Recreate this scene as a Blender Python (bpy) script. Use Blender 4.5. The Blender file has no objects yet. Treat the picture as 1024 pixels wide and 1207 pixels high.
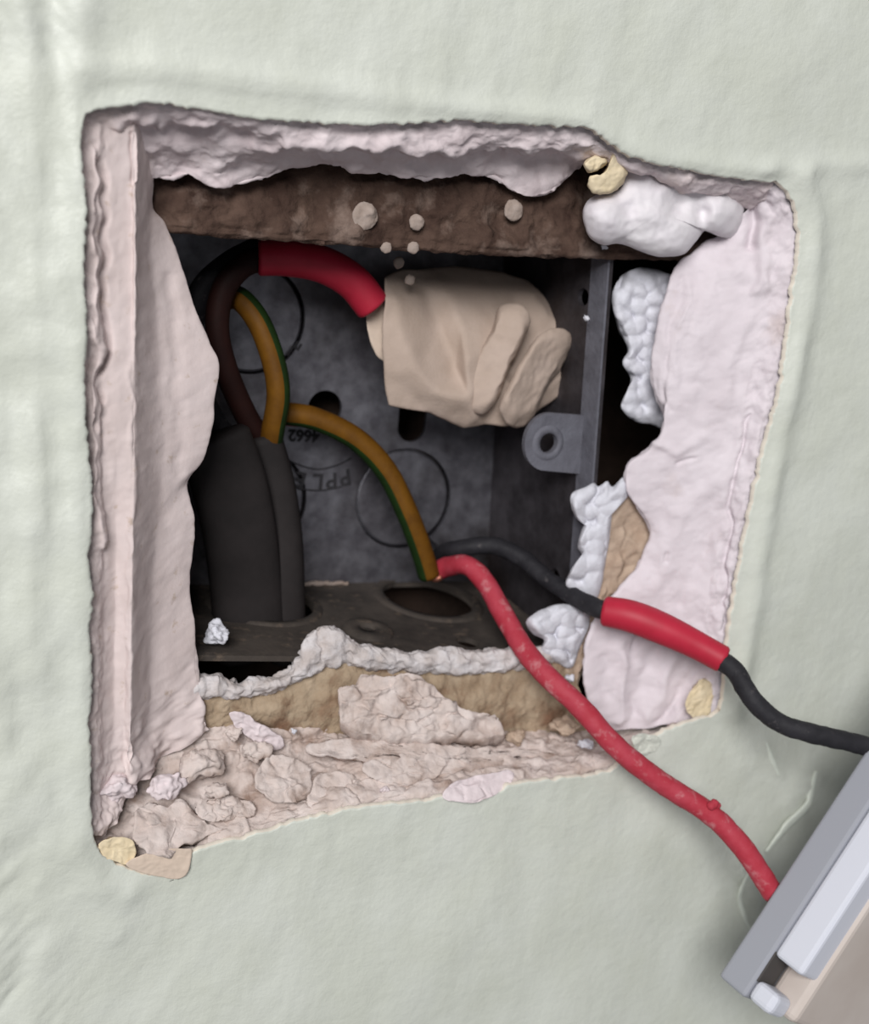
import bpy, bmesh, math, random
from mathutils import Vector, Matrix, noise
random.seed(7)

# ------------------------------------------------------------------ camera
F, CX, CY = 1400.0, 512.0, 603.5              # focal length in pixels of the 1024 x 1207 frame

def rot_matrix(a, b, g):
    ca, sa, cb, sb, cg, sg = math.cos(a), math.sin(a), math.cos(b), math.sin(b), math.cos(g), math.sin(g)
    Rz = Matrix(((ca, -sa, 0), (sa, ca, 0), (0, 0, 1)))
    Rx = Matrix(((1, 0, 0), (0, cb, -sb), (0, sb, cb)))
    Ry = Matrix(((cg, 0, sg), (0, 1, 0), (-sg, 0, cg)))
    B = Matrix(((1, 0, 0), (0, 0, -1), (0, 1, 0)))
    return B @ Ry @ Rx @ Rz
RC = rot_matrix(math.radians(25.3), math.radians(11.9), math.radians(6.2))   # world -> camera (x right, y down, z forward)
ORI = -(RC.transposed() @ Vector((-4.5, -12.1, 203.7))) + Vector((0, 15, 0))  # camera position, mm (wall face is y = 0)

sc = bpy.context.scene
col = sc.collection
cam_data = bpy.data.cameras.new('camera')
cam = bpy.data.objects.new('camera', cam_data)
col.objects.link(cam)
cam_data.sensor_fit = 'HORIZONTAL'
cam_data.sensor_width = 36.0
cam_data.lens = F * 36.0 / 1024.0
cam_data.clip_start = 0.005
cam_data.clip_end = 50
rt = RC.transposed()
M = Matrix.Identity(4)
for i in range(3):
    M[i][0] = rt[i][0]; M[i][1] = -rt[i][1]; M[i][2] = -rt[i][2]
    M[i][3] = ORI[i] * 0.001
cam.matrix_world = M
cam_data.dof.use_dof = True
cam_data.dof.focus_distance = 0.19
cam_data.dof.aperture_fstop = 21
sc.camera = cam

# ------------------------------------------------------------------ light
world = bpy.data.worlds.new('room_light')
sc.world = world
world.use_nodes = True
bg = world.node_tree.nodes['Background']
bg.inputs[0].default_value = (0.93, 0.96, 1.0, 1)
bg.inputs[1].default_value = 0.23
ld = bpy.data.lights.new('window_light', 'AREA')
ld.shape = 'RECTANGLE'; ld.size = 0.42; ld.size_y = 0.36
ld.energy = 11.6
ld.color = (1.0, 0.99, 0.985)
lo = bpy.data.objects.new('window_light', ld)
col.objects.link(lo)
lo.location = (-0.45, -0.74, 0.40)
lo.rotation_euler = (Vector((0, 0, 0)) - lo.location).to_track_quat('-Z', 'Y').to_euler()
sc.view_settings.view_transform = 'Standard'
sc.view_settings.look = 'None'
sc.view_settings.gamma = 1
sc.view_settings.use_curve_mapping = False
sc.view_settings.exposure = -0.16

# ------------------------------------------------------------------ helpers (all lengths in mm)
def ray(px, py):
    return rt @ Vector(((px - CX) / F, (py - CY) / F, 1.0))
def W(px, py, y):                      # pixel -> point at depth y behind the wall face
    d = ray(px, py)
    return ORI + d * ((y - ORI.y) / d.y)
def WZ(px, py, z):
    d = ray(px, py)
    return ORI + d * ((z - ORI.z) / d.z)
def proj(p):
    q = RC @ (p - ORI); return (CX + F * q.x / q.z, CY + F * q.y / q.z)
def creases(p, L):
    """sum of gouges (negative) and welts (positive) drawn along pixel polylines on a surface"""
    x, y = proj(p); e = 0.0
    w_ = noise.noise_vector(Vector((x / 28, y / 28, 2))); x += w_.x * 9; y += w_.y * 9
    for pts, w, h in L:
        d = 1e9
        for a, b in zip(pts, pts[1:]):
            dx, dy = b[0]-a[0], b[1]-a[1]
            t = max(0, min(1, ((x-a[0])*dx + (y-a[1])*dy) / (dx*dx + dy*dy)))
            d = min(d, math.hypot(x - a[0] - dx*t, y - a[1] - dy*t))
            if d < .1: break
        if d < 3*w: e += h * math.exp(-(d/w)**2)
    return e
def pr(pts):
    return [W(*p) for p in pts]

def catmull(pts, n, closed=False):
    """n points spread evenly along a smooth curve through pts"""
    P = [Vector(p) for p in pts]
    k = len(P); dense = []
    segs = k if closed else k - 1
    for i in range(segs):
        if closed:
            p0, p1, p2, p3 = P[(i-1) % k], P[i], P[(i+1) % k], P[(i+2) % k]
        else:
            p1, p2 = P[i], P[i+1]
            p0 = P[i-1] if i > 0 else p1 * 2 - p2
            p3 = P[i+2] if i + 2 < k else p2 * 2 - p1
        for j in range(16):
            t = j / 16
            dense.append(0.5 * ((2 * p1) + (p2 - p0) * t + (2*p0 - 5*p1 + 4*p2 - p3) * t*t + (3*p1 - p0 - 3*p2 + p3) * t**3))
    dense.append(P[0].copy() if closed else P[-1].copy())
    L = [0.0]
    for a, b in zip(dense, dense[1:]): L.append(L[-1] + (b - a).length)
    out = []; j = 0
    m = n if closed else n - 1
    for i in range(n):
        s = L[-1] * i / m
        while j < len(L) - 2 and L[j+1] < s: j += 1
        d = L[j+1] - L[j]
        t = (s - L[j]) / d if d > 1e-9 else 0
        out.append(dense[j].lerp(dense[j+1], min(1, max(0, t))))
    return out

def link(name, verts, faces, mats, parent=None, smooth=True, mat_idx=None, origin=None):
    """ONE mesh object; verts in world mm; origin at the base of the piece"""
    vs = [Vector(v) for v in verts]
    if origin is None:
        xs = [v.x for v in vs]; ys = [v.y for v in vs]; zs = [v.z for v in vs]
        origin = Vector(((min(xs)+max(xs))/2, (min(ys)+max(ys))/2, min(zs)))
    me = bpy.data.meshes.new(name)
    me.from_pydata([((v - origin) * 0.001)[:] for v in vs], [], faces)
    for m in (mats if isinstance(mats, (list, tuple)) else [mats]): me.materials.append(m)
    if mat_idx: me.polygons.foreach_set('material_index', mat_idx)
    if smooth: me.polygons.foreach_set('use_smooth', [True] * len(me.polygons))
    bm = bmesh.new(); bm.from_mesh(me)
    bmesh.ops.recalc_face_normals(bm, faces=bm.faces)
    bm.to_mesh(me); bm.free()
    me.update()
    o = bpy.data.objects.new(name, me)
    col.objects.link(o)
    o.location = origin * 0.001
    if parent is not None:
        o.parent = parent
        o.location = origin * 0.001 - world_loc(parent)
    return o
def world_loc(o):
    v = Vector(o.location)
    return v + world_loc(o.parent) if o.parent else v
def tag(o, label, cat, group=None):
    o['label'] = label; o['category'] = cat
    if group: o['group'] = group
    return o
def thing(name, loc_mm, label, cat, group=None):
    o = bpy.data.objects.new(name, None)
    o.empty_display_size = 0.01
    col.objects.link(o)
    o.location = Vector(loc_mm) * 0.001
    return tag(o, label, cat, group)

def nz(v, s, oct=3, off=0.0):
    return noise.fractal(Vector((v.x / s + off, v.y / s + off * .7, v.z / s - off)), 1.0, 2.0, oct)
def nvec(v, s, off=0.0):
    return noise.noise_vector(Vector((v.x / s + off, v.y / s, v.z / s - off)))

def grid_normals(G):
    h, w = len(G), len(G[0]); N = []
    for i in range(h):
        r = []
        for j in range(w):
            a = G[min(h-1, i+1)][j] - G[max(0, i-1)][j]
            b = G[i][min(w-1, j+1)] - G[i][max(0, j-1)]
            n = a.cross(b)
            if n.length < 1e-9: n = Vector((0, -1, 0))
            n.normalize()
            if n.dot(ORI - G[i][j]) < 0: n = -n
            r.append(n)
        N.append(r)
    return N

def loft(name, rows, nu, nv, mat, parent=None, disp=None, linear=False, smooth=True, jag=0.0, jag_s=3.0):
    R = [catmull(r, nu) for r in rows]
    G = [[None] * nu for _ in range(nv)]
    k = len(R)
    if not linear:
        for j in range(nu):
            c = catmull_t([R[i][j] for i in range(k)], nv)
            for i in range(nv): G[i][j] = c[i]
    else:
        for j in range(nu):
            for i in range(nv):
                t = i / (nv - 1) * (k - 1); a = min(k - 2, int(t))
                G[i][j] = R[a][j].lerp(R[a+1][j], t - a)
    if disp or jag:
        N = grid_normals(G)
        for i in range(nv):
            for j in range(nu):
                p = G[i][j]; q = p.copy()
                if disp: q += N[i][j] * disp(p, i / (nv - 1), j / (nu - 1))
                if jag: q += nvec(p, jag_s) * jag + nvec(p, jag_s * .35, 9) * jag * .4
                G[i][j] = q
    vs = [p for r in G for p in r]
    fs = [(i*nu + j, i*nu + j + 1, (i+1)*nu + j + 1, (i+1)*nu + j) for i in range(nv - 1) for j in range(nu - 1)]
    return link(name, vs, fs, mat, parent, smooth)

def catmull_t(P, n):
    """n points, uniform in parameter (keeps rows where they were set)"""
    k = len(P); out = []
    for i in range(n):
        t = i / (n - 1) * (k - 1); a = min(k - 2, int(t)); t -= a
        p1, p2 = P[a], P[a+1]
        p0 = P[a-1] if a > 0 else p1 * 2 - p2
        p3 = P[a+2] if a + 2 < k else p2 * 2 - p1
        # softened tangents so that steps do not overshoot
        m1, m2 = (p2 - p0) * .3, (p3 - p1) * .3
        t2, t3 = t*t, t*t*t
        out.append(p1*(2*t3-3*t2+1) + m1*(t3-2*t2+t) + p2*(-2*t3+3*t2) + m2*(t3-t2))
    return out

def patch(name, outline, depth, thick, mat, parent=None, na=120, nr=14, jitter=0.0, js=3.0, center=None, smooth=True,
          back_shift=(0, 0, 0), round_edge=0.0, sharp=False, dome=False):
    """closed solid from a pixel outline: front at depth(px,py), back 'thick' mm further in"""
    if sharp:
        pts = []
        k = len(outline); per = max(2, na // k)
        for i in range(k):
            a, b = outline[i], outline[(i+1) % k]
            for j in range(per): pts.append(Vector((a[0] + (b[0]-a[0])*j/per, a[1] + (b[1]-a[1])*j/per, 0)))
        na = len(pts)
    else:
        pts = catmull([(p[0], p[1], 0) for p in outline], na, True)
    c = Vector((center[0], center[1], 0)) if center else sum(pts, Vector()) / na
    d = depth if callable(depth) else (lambda x, y: depth)
    vs, fs = [], []
    def add(px, py, extra, bs=0):
        p = W(px, py, d(px, py) + extra)
        if bs: p += Vector(back_shift)
        if jitter: p += nvec(p, js) * jitter + nvec(p, js * .35, 5) * jitter * .45
        vs.append(p); return len(vs) - 1
    rings = []
    for r in range(1, nr + 1):
        t = r / nr
        e = round_edge * (1 - math.sqrt(max(0, 1 - (t * t)))) if dome else round_edge * max(0.0, (t - .7) / .3) ** 2
        rings.append([add(c.x + (q.x - c.x) * t, c.y + (q.y - c.y) * t, e) for q in pts])
    ci = add(c.x, c.y, 0)
    for s, sh in ((.45, 1.0), (1.0, .97)):
        rings.append([add(c.x + (q.x - c.x) * sh, c.y + (q.y - c.y) * sh, round_edge + thick * s, s) for q in pts])
    cb = add(c.x, c.y, round_edge + thick, 1)
    for j in range(na):
        k = (j + 1) % na
        fs.append((ci, rings[0][j], rings[0][k]))
        for a, b in zip(rings, rings[1:]): fs.append((a[j], b[j], b[k], a[k]))
        fs.append((cb, rings[-1][k], rings[-1][j]))
    return link(name, vs, fs, mat, parent, smooth)

def tube(name, path, rad, mats, parent=None, n=90, seg=20, oval=None, up=(0, -1, 0), split=None, rough=0.0, caps=True, rs=2.0):
    """round or flat wire along world points; split(angle, t) picks the material slot"""
    P = catmull(path, n)
    vs, fs, mi = [], [], []
    upv = Vector(up)
    for i, p in enumerate(P):
        t = (P[min(n-1, i+1)] - P[max(0, i-1)]).normalized()
        b = t.cross(upv)
        if b.length < 1e-4: b = t.cross(Vector((1, 0, 0)))
        b.normalize(); nn = b.cross(t).normalized()
        r = rad(i / (n-1)) if callable(rad) else rad
        rw, rh = (r * oval[0], r * oval[1]) if oval else (r, r)
        if i in (0, n-1): rw *= .9; rh *= .9
        for s in range(seg):
            a = 2 * math.pi * s / seg
            ca, sa = math.cos(a), math.sin(a)
            if oval:
                ca = math.copysign(abs(ca) ** .75, ca); sa = math.copysign(abs(sa) ** .75, sa)
            q = p + b * ca * rw + nn * sa * rh
            if rough:
                q += (q - p).normalized() * rough * nz(q, rs, 3)
            vs.append(q)
    for i in range(n - 1):
        for s in range(seg):
            s2 = (s + 1) % seg
            fs.append((i*seg + s, i*seg + s2, (i+1)*seg + s2, (i+1)*seg + s))
            mi.append(split(2 * math.pi * (s + .5) / seg, i / (n-1)) if split else 0)
    if caps:
        vs.append(P[0]); vs.append(P[-1])
        c0, c1 = len(vs) - 2, len(vs) - 1
        for s in range(seg):
            s2 = (s + 1) % seg
            fs.append((c0, s2, s)); fs.append((c1, (n-1)*seg + s, (n-1)*seg + s2)); mi += [0, 0]
    return link(name, vs, fs, mats, parent, True, mi if split else None)

def blob(name, balls, mat, parent=None, voxel=.45, smooth_it=2, rough=.12, rs=1.5):
    """one lumpy solid: union of balls [(center, radius or (rx,ry,rz))]"""
    bm = balls if isinstance(balls, bmesh.types.BMesh) else bmesh.new()
    for c, r in (balls if bm is not balls else ()):
        rr = r if isinstance(r, (tuple, list)) else (r, r, r)
        bmesh.ops.create_icosphere(bm, subdivisions=3, radius=1,
            matrix=Matrix.Translation(c) @ Matrix.Diagonal((rr[0], rr[1], rr[2], 1)))
    me = bpy.data.meshes.new('tmp'); bm.to_mesh(me); bm.free()
    o = bpy.data.objects.new('tmp', me); col.objects.link(o)
    m = o.modifiers.new('r', 'REMESH'); m.mode = 'VOXEL'; m.voxel_size = voxel
    s = o.modifiers.new('s', 'SMOOTH'); s.factor = .5; s.iterations = smooth_it
    dg = bpy.context.evaluated_depsgraph_get(); dg.update()
    ev = o.evaluated_get(dg).to_mesh()
    vs = [Vector(v.co) for v in ev.vertices]; fs = [tuple(p.vertices) for p in ev.polygons]
    no = [Vector(v.normal) for v in ev.vertices]
    if rough: vs = [v + n * rough * (nz(v, rs, 3) + .5 * nz(v, rs * .4, 2, 4)) for v, n in zip(vs, no)]
    bpy.data.objects.remove(o); bpy.data.meshes.remove(me)
    return link(name, vs, fs, mat, parent, True)

def along(poly, n, r0, r1, jit, jd=1.0):
    """balls scattered along a pixel polyline (px, py, depth), radii in mm"""
    c = catmull(pr(poly), n)
    return [(p + Vector((random.uniform(-jit, jit), random.uniform(-jd, jd), random.uniform(-jit, jit))), random.uniform(r0, r1)) for p in c]

def plate(name, outline, holes, mapf, thick, mat, parent):
    """sheet metal: 2D outline with holes, mapped to 3D by mapf(u, v, w)"""
    bm = bmesh.new(); edges = []
    for loop in [outline] + holes:
        v = [bm.verts.new((p[0], p[1], 0)) for p in loop]
        edges += [bm.edges.new((v[i], v[(i+1) % len(v)])) for i in range(len(v))]
    bmesh.ops.triangle_fill(bm, use_beauty=True, use_dissolve=False, edges=edges)
    r = bmesh.ops.extrude_face_region(bm, geom=list(bm.faces))
    for e in r['geom']:
        if isinstance(e, bmesh.types.BMVert): e.co.z = thick
    bm.verts.index_update()
    vs = [mapf(v.co.x, v.co.y, v.co.z) for v in bm.verts]
    fs = [tuple(v.index for v in f.verts) for f in bm.faces]
    bm.free()
    return link(name, vs, fs, mat, parent, False)
def circle(cx, cy, r, n=40, r2=None):
    return [(cx + r * math.cos(2*math.pi*i/n), cy + (r2 or r) * math.sin(2*math.pi*i/n)) for i in range(n)]
def stadium(cx, cy, r, h, n=24):
    out = []
    for i in range(n):
        a = 2*math.pi*i/n
        out.append((cx + r*math.cos(a), cy + r*math.sin(a) + (h if math.sin(a) >= 0 else -h)))
    return out

# ------------------------------------------------------------------ materials
def srgb(r, g, b):
    f = lambda c: c/12.92 if c <= .04045 else ((c+.055)/1.055)**2.4
    return (f(r/255), f(g/255), f(b/255), 1)
def mat(name, c1, c2=None, scale=200, rough=.8, metal=0.0, bump=0.0, bscale=900, detail=4, lo=.35, hi=.65, c3=None, s3=60, lo3=.5, hi3=.7,
        spec=.5, stretch=None, sss=0.0):
    m = bpy.data.materials.new(name); m.use_nodes = True
    nt = m.node_tree; b = nt.nodes['Principled BSDF']
    b.inputs['Roughness'].default_value = rough
    b.inputs['Metallic'].default_value = metal
    b.inputs['Specular IOR Level'].default_value = spec
    tc = nt.nodes.new('ShaderNodeTexCoord'); vec = tc.outputs['Object']
    if stretch:
        mp = nt.nodes.new('ShaderNodeMapping'); mp.inputs['Scale'].default_value = stretch
        nt.links.new(vec, mp.inputs['Vector']); vec = mp.outputs['Vector']
    def ns(s, d=detail):
        n = nt.nodes.new('ShaderNodeTexNoise'); n.inputs['Scale'].default_value = s; n.inputs['Detail'].default_value = d
        n.inputs['Roughness'].default_value = .6
        nt.links.new(vec, n.inputs['Vector']); return n.outputs['Fac']
    def ramp(fac, a, z):
        r = nt.nodes.new('ShaderNodeMapRange'); r.inputs['From Min'].default_value = a; r.inputs['From Max'].default_value = z
        nt.links.new(fac, r.inputs['Value']); return r.outputs['Result']
    def mix(fac, A, B):
        x = nt.nodes.new('ShaderNodeMix'); x.data_type = 'RGBA'
        nt.links.new(fac, x.inputs['Factor'])
        for s, v in ((x.inputs['A'], A), (x.inputs['B'], B)):
            if isinstance(v, tuple): s.default_value = v
            else: nt.links.new(v, s)
        return x.outputs['Result']
    if c2 is None: b.inputs['Base Color'].default_value = srgb(*c1)
    else:
        o = mix(ramp(ns(scale), lo, hi), srgb(*c1), srgb(*c2))
        if c3: o = mix(ramp(ns(s3, 5), lo3, hi3), o, srgb(*c3))
        nt.links.new(o, b.inputs['Base Color'])
    if bump:
        bn = nt.nodes.new('ShaderNodeBump'); bn.inputs['Strength'].default_value = bump; bn.inputs['Distance'].default_value = .0006
        nt.links.new(ns(bscale, 6), bn.inputs['Height']); nt.links.new(bn.outputs['Normal'], b.inputs['Normal'])
    return m

M_paint = mat('pale_green_wall_paint', (196, 199, 188), (202, 205, 196), 70, rough=.45, bump=.4, bscale=420, spec=.4)
M_rim = mat('grubby_white_plaster', (206, 201, 202), (184, 174, 170), 260, rough=.95, bump=.5, bscale=1200, spec=.1)
M_plaster = mat('pink_plaster', (218, 206, 208), (206, 192, 194), 160, rough=.85, bump=.3, bscale=900, c3=(198, 180, 172), s3=45, lo3=.55, hi3=.75, spec=.2)
M_smooth = mat('smooth_pink_plaster', (212, 198, 196), (202, 187, 184), 90, rough=.75, bump=.15, bscale=700, c3=(184, 166, 154), s3=420, lo3=.62, hi3=.74, spec=.25)
M_rightpl = mat('pale_plaster', (213, 204, 209), (205, 195, 200), 130, rough=.75, bump=.2, bscale=600, c3=(194, 180, 179), s3=70, lo3=.58, hi3=.75, spec=.25)
M_dusty = mat('dusty_broken_plaster', (208, 196, 191), (186, 170, 162), 170, rough=.95, bump=.6, bscale=700, c3=(146, 124, 112), s3=150, lo3=.53, hi3=.72, spec=.1)
M_sand = mat('sand_mortar', (172, 154, 132), (148, 128, 106), 220, rough=.95, bump=.7, bscale=900, c3=(122, 94, 76), s3=110, lo3=.52, hi3=.7, spec=.1)
M_brown = mat('grey_brown_mortar', (186, 166, 148), (168, 146, 128), 260, rough=.95, bump=.5, bscale=800, spec=.1)
M_brick = mat('brown_brick', (90, 72, 63), (62, 47, 41), 170, rough=.95, bump=.8, bscale=800, c3=(126, 109, 100), s3=130, lo3=.52, hi3=.7, spec=.1)
M_recess = mat('dark_masonry', (62, 50, 44), (44, 36, 32), 120, rough=1, bump=.5, bscale=400, spec=.05)
M_white = mat('white_bonding_plaster', (214, 214, 222), (200, 199, 206), 300, rough=.9, bump=.3, bscale=1500, spec=.15)
M_filler = mat('white_filler', (222, 218, 221), (212, 206, 211), 120, rough=.65, bump=.08, bscale=500, spec=.25)
M_edge = mat('broken_paint_edge', (218, 210, 196), (206, 198, 186), 300, rough=.7, spec=.2)
M_shade_steel = mat('shaded_stained_steel', (84, 80, 84), (58, 54, 57), 200, rough=.5, metal=.6, bump=.15, bscale=600, c3=(54, 44, 40), s3=60, lo3=.5, hi3=.7)  # shade of the box sides put into darker steel, plus brown stains
M_cream = mat('cream_paint', (224, 208, 178), (210, 192, 158), 240, rough=.7, bump=.2, bscale=800, spec=.2)
M_tan = mat('tan_paper', (208, 190, 174), (198, 180, 164), 150, rough=.8, bump=.15, bscale=700, spec=.2)
M_dust = mat('plaster_dust', (164, 150, 142), (140, 124, 114), 300, rough=.95, bump=.3, bscale=1200, spec=.1)
M_lug = mat('dusty_zinc', (112, 112, 121), (92, 91, 99), 200, rough=.75, metal=.3, bump=.4, bscale=900)
M_notch_shade = mat('notch_shade', (70, 66, 64), rough=.8)  # dark colour supplies the shade inside the plate's notch
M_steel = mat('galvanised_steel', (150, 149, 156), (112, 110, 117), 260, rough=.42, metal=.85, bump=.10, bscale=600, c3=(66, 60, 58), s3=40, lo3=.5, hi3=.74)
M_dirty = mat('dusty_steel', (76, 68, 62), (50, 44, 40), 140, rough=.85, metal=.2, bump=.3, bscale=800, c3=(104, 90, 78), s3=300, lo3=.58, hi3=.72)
M_ink = mat('dark_stamped_ink', (34, 32, 36), rough=.7)
M_sheath = mat('grey_cable_sheath', (46, 42, 42), (38, 35, 35), 120, rough=.7, spec=.12)
M_yellow = mat('yellow_earth_sleeve', (104, 68, 15), (88, 56, 13), 300, rough=.6, spec=.15)
M_green = mat('green_earth_sleeve', (28, 50, 16), (22, 40, 13), 300, rough=.6, spec=.2)
M_red = mat('red_wire_insulation', (164, 46, 60), (172, 62, 76), 260, rough=.6, bump=.2, bscale=1200, c3=(186, 122, 126), s3=420, lo3=.56, hi3=.76, spec=.25)
M_sleeve = mat('red_sleeve', (178, 38, 60), (168, 34, 54), 200, rough=.5, spec=.3)
M_black = mat('black_wire_insulation', (32, 31, 35), (42, 41, 45), 300, rough=.65, bump=.2, bscale=1500, c3=(96, 91, 92), s3=500, lo3=.6, hi3=.8, spec=.25)
M_brownw = mat('dark_brown_wire', (46, 24, 21), (36, 19, 17), 200, rough=.65, spec=.15)
M_copper = mat('copper', (200, 130, 110), rough=.35, metal=.9)
M_tape = mat('beige_masking_tape', (180, 162, 150), (170, 152, 139), 120, rough=.8, bump=.2, bscale=1500, spec=.15)
M_plastic = mat('white_plastic', (204, 206, 216), rough=.45, spec=.3)
M_grey = mat('grey_plastic', (150, 152, 160), rough=.5, spec=.3)
M_front = mat('reflection_tinted_plastic', (204, 194, 187), (190, 178, 170), 40, rough=.5, spec=.3)  # white face tinted beige to stand in for a blurred reflection

# ------------------------------------------------------------------ the wall with its hole
TOP = [(98, 137), (140, 126), (182, 121), (225, 128), (260, 133), (300, 140), (345, 143), (420, 147), (480, 146), (540, 142), (590, 146), (640, 149),
       (688, 151), (715, 168), (745, 186), (790, 197), (830, 205), (870, 211), (905, 213)]
RIGHT = [(925, 222), (938, 250), (940, 290), (935, 335), (925, 400), (912, 470), (896, 540), (882, 600), (870, 660), (860, 720), (852, 780), (850, 815), (842, 838)]
BOTTOM = [(815, 848), (785, 860), (752, 878), (735, 890), (722, 905), (690, 913), (640, 919), (600, 925), (575, 940), (550, 944), (525, 938), (500, 943), (460, 946), (425, 950), (370, 963),
          (330, 973), (280, 988), (240, 998), (226, 1006), (222, 1026), (212, 1034), (180, 1030), (150, 1024), (128, 1012), (115, 998)]
LEFT = [(106, 960), (106, 900), (104, 850), (108, 800), (104, 745), (108, 700), (103, 650), (108, 600), (106, 555), (100, 500), (98, 440), (101, 380), (97, 320), (100, 250), (96, 190)]
HOLE = TOP + RIGHT + BOTTOM + LEFT
NA = 900
hole_px = catmull([(x, y, 0) for x, y in HOLE], NA, True)
hole_px = [p + Vector((noise.noise(Vector((p.x/9, p.y/9, 1))) * 3 + noise.noise(Vector((p.x/4, p.y/4, 8))) * 1.6,
                       noise.noise(Vector((p.x/9, p.y/9, 4))) * 3 + noise.noise(Vector((p.x/4, p.y/4, 5))) * 1.6, 0)) for p in hole_px]
hole = [W(p.x, p.y, 0) for p in hole_px]

def poly_ridge(pts):
    return [W(x, y, 0) for x, y in pts]
RIDGES = [  # (points, height, half width) of the uneven painted surface
    (poly_ridge([(104, -300), (102, 0), (96, 100), (92, 250), (88, 400), (94, 550), (92, 700), (94, 850), (98, 1000), (115, 1040), (150, 1052)]), .9, 2.4),
    (poly_ridge([(96, 84), (180, 80), (330, 100), (440, 114), (545, 128), (690, 140)]), .8, 1.3),
    (poly_ridge([(945, 212), (960, 260), (955, 330), (935, 430), (912, 540), (890, 660), (872, 780), (862, 835)]), 1.2, 2.2),
    (poly_ridge([(900, 200), (960, 196), (1100, 190), (1300, 180)]), .6, 1.6),
    (poly_ridge([(700, 150), (760, 182), (850, 196), (910, 200)]), .6, 1.2),
    (poly_ridge([(958, 900), (945, 945), (915, 975), (893, 1003)]), 1.3, .9),
    (poly_ridge([(880, 1015), (868, 1045), (872, 1075), (882, 1095)]), 1.1, .7),
    (poly_ridge([(895, 862), (905, 895), (915, 915)]), .5, .7),
    (poly_ridge([(20, 930), (60, 960), (110, 1045), (135, 1100)]), .7, 2.0),
    (poly_ridge([(5, -40), (40, 90), (30, 250), (48, 420), (35, 600), (50, 800)]), .5, 2.5),
]
def seg_d(p, a, b):
    abx, abz = b.x - a.x, b.z - a.z
    t = ((p.x - a.x) * abx + (p.z - a.z) * abz) / (abx*abx + abz*abz + 1e-9)
    t = max(0, min(1, t))
    return math.hypot(p.x - a.x - abx*t, p.z - a.z - abz*t)
def wall_h(p):
    h = 0.0
    for pts, hh, s in RIDGES:
        d = min(seg_d(p, a, b) for a, b in zip(pts, pts[1:]))
        if d < 4*s:
            m = .65 + .7 * (noise.noise(Vector((p.x/7, 3, p.z/7))) * .5 + .5)
            h += hh * m * math.exp(-(d/s)**2)
    h += .8 * (noise.noise(Vector((p.x/28, 0, p.z/28))) + .6)
    h += .30 * noise.noise(Vector((p.x/7, 2, p.z/9)))
    h += .10 * noise.noise(Vector((p.x/2.2, 2, p.z/3.0)))
    w = max(0.0, min(1.0, (-52 - p.x) / 12))           # brushed vertical strokes beside the hole
    h += w * 1.3 * noise.noise(Vector((p.x/3.2, 5, p.z/14))) + w * .6 * noise.noise(Vector((p.x/1.5, 7, p.z/5)))
    return h
def wall_pt(x, z):
    p = Vector((x, 0, z))
    p.y = -wall_h(p)
    return p
cxw = sum((p.x for p in hole)) / NA; czw = sum((p.z for p in hole)) / NA
vs, fs = [], []
steps = [0, .004, .010, .018, .028, .04, .053, .067, .082, .098, .115, .133, .152, .172, .193, .215, .24, .265, .29, .32, .35, .385, .42, .46, .5, .55, .6, .66, .73, .81, .9, 1.0]
steps = [s * .30 for s in steps] + [.36, .45, .6, .8, 1.0]
BIG = 420.0
rings = []
ring = []
for p in hole:      # lip: the paint film folded a little into the hole
    q = wall_pt(p.x, p.z); q.y += 1.1; vs.append(q); ring.append(len(vs) - 1)
rings.append(ring)
def smooth_loop(P, w):
    n = len(P); out = []
    for i in range(n):
        q = Vector()
        for k in range(-w, w + 1): q += P[(i + k) % n]
        out.append(q / (2*w + 1))
    return out
hs1 = smooth_loop(smooth_loop(hole, 10), 10); hs2 = smooth_loop(smooth_loop(hole, 45), 45)
for si, s in enumerate(steps):
    ring = []
    for p, q1, q2 in zip(hole, hs1, hs2):
        p = p.lerp(q1, min(1, s / .008)).lerp(q2, min(1, s / .07))
        dx, dz = q2.x - cxw, q2.z - czw
        k = BIG / max(abs(dx), abs(dz))
        x = p.x + (dx * k - dx) * s; z = p.z + (dz * k - dz) * s
        q = wall_pt(x, z)
        vs.append(q); ring.append(len(vs) - 1)
    rings.append(ring)
for a, b in zip(rings, rings[1:]):
    for j in range(NA):
        k = (j + 1) % NA
        fs.append((a[j], a[k], b[k], b[j]))
wall = link('wall_back', vs, fs, [M_paint, M_edge], None, True, [1]*NA + [0]*(len(fs)-NA), Vector((0, 0, 0)))
wall['kind'] = 'structure'
wall['label'] = 'pale green painted plaster wall with a ragged square hole'

# paint runs on the wall
M_run = mat('thick_paint_run', (214, 219, 208), rough=.35, spec=.45)
for pts, r in (([(956, 905), (947, 940), (920, 970), (897, 1000)], .95), ([(880, 1018), (868, 1045), (871, 1072), (881, 1094)], .6), ([(898, 872), (906, 895), (914, 912)], .5)):
    P_ = catmull([W(x, y, 0) for x, y in pts], 16)
    for p in P_: p.y = -wall_h(p) + .15
    tube('paint_run', P_, lambda t, r=r: r * (.35 + .65 * math.sin(math.pi * min(.95, max(.05, t)))) , M_run, wall, 40, 14, oval=(1.0, .45), rough=.15, rs=2)
# masonry behind the plaster: a closed dark recess
def box_shell(x0, x1, y0, y1, z0, z1):
    v = [Vector((x, y, z)) for y in (y0, y1) for z in (z0, z1) for x in (x0, x1)]
    return v, [(0, 1, 5, 4), (2, 6, 7, 3), (0, 4, 6, 2), (1, 3, 7, 5), (4, 5, 7, 6)]
v, f = box_shell(-90, 110, 3.5, 62, -90, 90)
link('masonry_recess', v, f, M_recess, wall, False)

def shift(r, d): return [p + Vector(d) for p in r]

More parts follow.
